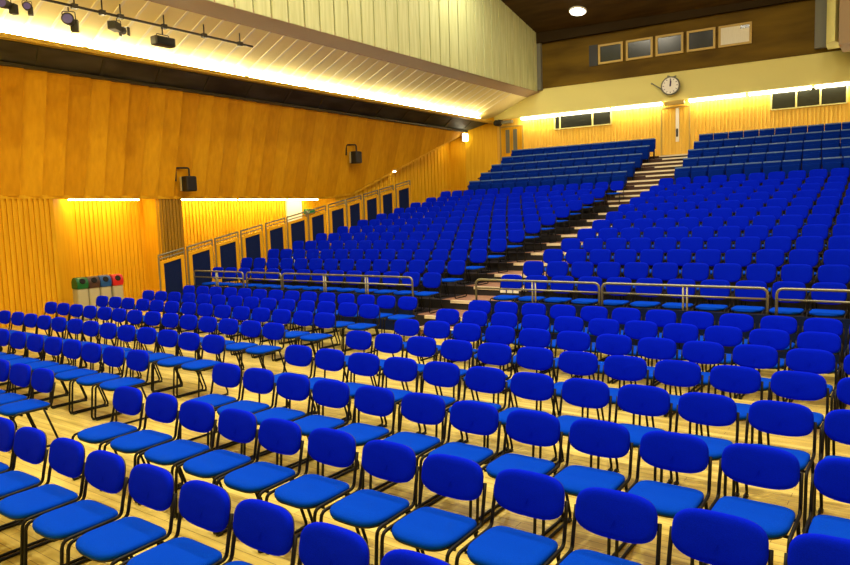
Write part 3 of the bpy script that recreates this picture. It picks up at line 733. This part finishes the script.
# ---------------------------------------------------------------- chairs
# chair origin: on the floor, backrest top at y=+0.26, facing -Y
def back_map(cz_, lean, cy, sgn=1):
    def f(u, v, d):
        y = cy + lean * v - 0.55 * u * u * -1 * -1
        return (u, cy + lean * v - 0.45 * u * u - d, cz_ + v)
    return f
BACK = superell(.227, .140, .114, 3.8, 2.5, 40)
TBACK = superell(.228, .145, .175, 4.2, 3.4, 40)
PROF = [(.012, -.022), (.002, -.014), (0, .0), (.004, .012), (.016, .020), (.045, .024), (.11, .026)]
SHELLP = [(.02, -.030), (.008, -.026), (.004, -.016)]
SEAT = superell(.222, .205, .225, 5.5, 3.4, 40)
def seat_map(u, v, d): return (u, v + 0.0, .440 + d - 0.25 * max(0, -v - .10) ** 2 * 3)
def make_chair(name, tube_seg=8, full=True, drop=0.0):
    r = empty(name)
    tree = []
    BK = BACK if full else TBACK
    bk = build('backrest', pad(BK, PROF, back_map(.660 if full else .655, .20, .230)), M['fabric'] if full else M['shaded_tier_fabric'], r, True)
    sh = build('back_shell', pad(BK, SHELLP, back_map(.660 if full else .655, .20, .230)), M['black_plastic'], r, True)
    st = build('seat', pad(SEAT, [(.014, -.020), (.002, -.012), (0, 0), (.004, .012), (.018, .020), (.05, .024), (.12, .026)], lambda u, v, d: Vector(seat_map(u, v, d)) - Vector((0, 0, drop))), M['lit_seat_fabric'], r, True)
    su = build('seat_shell', pad(SEAT, [(.03, -.034), (.010, -.030), (.006, -.018)], lambda u, v, d: Vector(seat_map(u, v, d)) - Vector((0, 0, drop))), M['black_plastic'], r, True)
    tree += [(bk, []), (sh, []), (st, []), (su, [])]
    for s in (-1, 1):
        X = .236 * s
        if full:
            pts = [(X * .985, .236, .68), (X, .195, .52), (X, .180, .437), (X, -.205, .425), (X, -.245, .014), (X, .235, .014), (X, .10, .417)]
        else:
            pts = [(X, .230, .70), (X, .185, .50), (X, .175, .437 - drop), (X, -.205, .425 - drop), (X, -.235, .014), (X, .235, .014), (X, .12, .417 - drop)]
        bm = bmesh.new(); tube(bm, fillet(pts, .045, 3 if full else 2), .0118, tube_seg)
        fr = build('side_frame', bm, M['black_metal'], r, True)
        subs = []
        if full:
            for yy in (-.21, .20):
                bm = bmesh.new(); box(bm, X - .016, X + .016, yy - .022, yy + .022, 0, .022)
                subs.append(build('foot_glide', bm, M['black_plastic'], fr))
        tree.append((fr, subs))
    bm = bmesh.new(); tube(bm, [(-.236, .13, .410 - drop), (.236, .13, .410 - drop)], .010, 6); tube(bm, [(-.236, -.12, .407 - drop), (.236, -.12, .407 - drop)], .010, 6)
    tree.append((build('cross_bars', bm, M['black_metal'], r, True), []))
    return r, tree

proto, ptree = make_chair('padded_chair', 8, True)
used = False
P = 0.53
def put_floor(x, Yrow, label, side):
    global used
    jx, jy, jr = random.uniform(-.006, .006), random.uniform(-.012, .012), random.uniform(-.012, .012)
    loc = (x + jx, Yrow - .26 + jy, 0)
    if not used:
        proto.location = loc; proto.rotation_euler = (0, 0, jr); o = proto; used = True
    else:
        o = clone(proto, ptree, loc, jr)
    tag(o, label, 'chair', 'chairs on the floor %s of the aisle' % side)
ROWY = {8 - i: 2.378 + 1.142 * i for i in range(8)}      # row 1 = nearest the railing
RIGHT0 = {8: -6.03, 7: -6.08, 6: -6.10, 5: -6.16, 4: -6.19, 3: -6.23, 2: -6.27, 1: -6.35}
LEFTE = {7: -7.77, 6: -7.79, 5: -7.83, 4: -7.90, 3: -7.93, 2: -7.95, 1: -7.97}
LEFTN = {7: 4, 6: 9, 5: 14, 4: 14, 3: 14, 2: 14, 1: 14}
nfloor = 0
for row in range(1, 9):
    Yr = ROWY[row]
    for n in range(17):
        x = RIGHT0[row] + P * n
        px, py, z = project((x, Yr, .8))
        if px > 875 or py > 572 or z < .5: break
        put_floor(x, Yr, 'blue padded chair right of aisle, %s from it, %s floor row from the railing' % (ORD[n + 1], ORD[row]), 'right'); nfloor += 1
    for n in range(LEFTN.get(row, 0)):
        x = LEFTE[row] - P * n
        put_floor(x, Yr, 'blue padded chair left of aisle, %s from it, %s floor row from the railing' % (ORD[n + 1], ORD[row]), 'left'); nfloor += 1

# tiered seats --------------------------------------------------------
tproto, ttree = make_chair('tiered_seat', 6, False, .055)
tused = False
def put_tier(x, y, z, label, side, rz=0.0):
    global tused
    loc = (x, y, z)
    if not tused:
        tproto.location = loc; tproto.rotation_euler = (0, 0, rz); o = tproto; tused = True
    else: o = clone(tproto, ttree, loc, rz)
    tag(o, label, 'seat', 'tiered seats %s of the aisle' % side)
ntier = 0
for k in range(1, 13):
    Yr = 11.65 + .985 * (k - 1); z = EDGE[k - 1][1]
    xs = -6.41 - .028 * (k - 1)
    for n in range(17):
        x = xs + P * n
        px, py, dz = project((x, Yr, z + .8))
        if px > 872: break
        put_tier(x, Yr - .26, z, 'blue tiered seat right of aisle, %s from it, %s row up from the railing' % (ORD[n + 1], ORD[k]), 'right'); ntier += 1
    xe = -8.29 - .03 * (k - 1); xf = -15.38 + .012 * k
    if k == 12: xe = -8.33
    for n in range(14):
        x = xe + (xf - xe) * n / 13
        put_tier(x, Yr - .26, z, 'blue tiered seat left of aisle, %s from it, %s row up from the railing' % (ORD[n + 1], ORD[k]), 'left'); ntier += 1

# tip-up seats --------------------------------------------------------
def make_tip():
    r = empty('tip_up_seat'); tree = []
    bk = build('backrest', bevel_box(-.252, .252, .13, .215, .42, .835, .03, 3), M['dimmed_tip_fabric'], r, True)
    cp = build('lit_top_edge', bevel_box(-.245, .245, .13, .217, .795, .855, .015, 2), M['tip_lit_edge'], bk, True)  # added strip that carries the painted light along the top edge
    st = build('seat', bevel_box(-.235, .235, .0, .10, .32, .70, .03, 3), M['dimmed_tip_fabric'], r, True)
    tree += [(bk, [cp]), (st, [])]
    for s in (-1, 1):
        bm = bmesh.new(); box(bm, .2 * s - .025, .2 * s + .025, .08, .16, 0, .45)
        tree.append((build('leg', bm, M['black_metal'], r), []))
    return r, tree
kproto, ktree = make_tip(); kused = False
ntip = 0
def put_tip(x, y, z, label, side, rz):
    global kused
    if not kused:
        kproto.location = (x, y, z); kproto.rotation_euler = (0, 0, rz); o = kproto; kused = True
    else: o = clone(kproto, ktree, (x, y, z), rz)
    tag(o, label, 'seat', 'tip-up seats %s of the aisle' % side)
for i, z in enumerate(TZ):
    Yr = 23.5 + i; t = TROT[i]
    TS = [(-6.479, 23.458), (-6.686, 25.172), (-6.814, 26.247), (-6.932, 27.493), (-6.989, 28.45)][i]
    xs = TS[0] * Yr / TS[1]; pr = .53 * Yr / TS[1]
    for n in range(15):
        x = xs + pr * n; y = rotY(Yr, x, t)
        if project((x, y, z + .85))[0] > 866: break
        put_tip(x, y - .215, z, 'blue tip-up seat right of aisle, %s from it, %s row from the back wall' % (ORD[n + 1], ORD[5 - i]), 'right', math.atan(t)); ntip += 1
    xe = [-8.60, -8.66, -8.72, -8.76, -8.84][i]; xf = [-14.42, -14.40, -14.39, -14.38, -14.37][i]
    for n in range(12):
        x = xe + (xf - xe) * n / 11; y = rotY(Yr, x, t)
        put_tip(x, y - .215, z, 'blue tip-up seat left of aisle, %s from it, %s row from the back wall' % (ORD[n + 1], ORD[5 - i]), 'left', math.atan(t)); ntip += 1
print('COUNTS', nfloor, ntier, ntip)

# ---------------------------------------------------------------- lights
def area(name, loc, rot, size, power, col=(1, .95, .85), sy=None, shape='DISK'):
    l = bpy.data.lights.new(name, 'AREA'); l.shape = shape; l.size = size
    if sy: l.size_y = sy
    l.energy = power; l.color = col
    o = bpy.data.objects.new(name, l); COL.objects.link(o); o.location = loc; o.rotation_euler = rot
    return o
for (x, y) in ((-11, 2.5), (-5, 2.5), (1, 3), (-11.5, 9), (-6, 9), (-.5, 9), (-11.5, 15.5), (-6, 15.5), (-.5, 15.5), (-11.5, 21), (-6.5, 21), (-1, 21)):
    area('ceiling_lamp_light', (x, y, ceilZ(y) - .3), (0, 0, 0), 0.4, 930 if y < 8 else (440 if y < 12 else (230 if y < 18 else 70)), (1, .89, .66))
area('ceiling_lamp_light', (-12.6, 21.5, ceilZ(21.5) - .25), (0, 0, 0), 0.3, 120, (1, .92, .70))
w = bpy.data.worlds.new('world'); SC.world = w; w.use_nodes = True
w.node_tree.nodes['Background'].inputs['Color'].default_value = (.9, .85, .7, 1)
w.node_tree.nodes['Background'].inputs['Strength'].default_value = 0.05

SC.view_settings.view_transform = 'Standard'; SC.view_settings.look = 'None'
SC.view_settings.exposure = 0.0; SC.view_settings.gamma = 1.0; SC.view_settings.use_curve_mapping = False
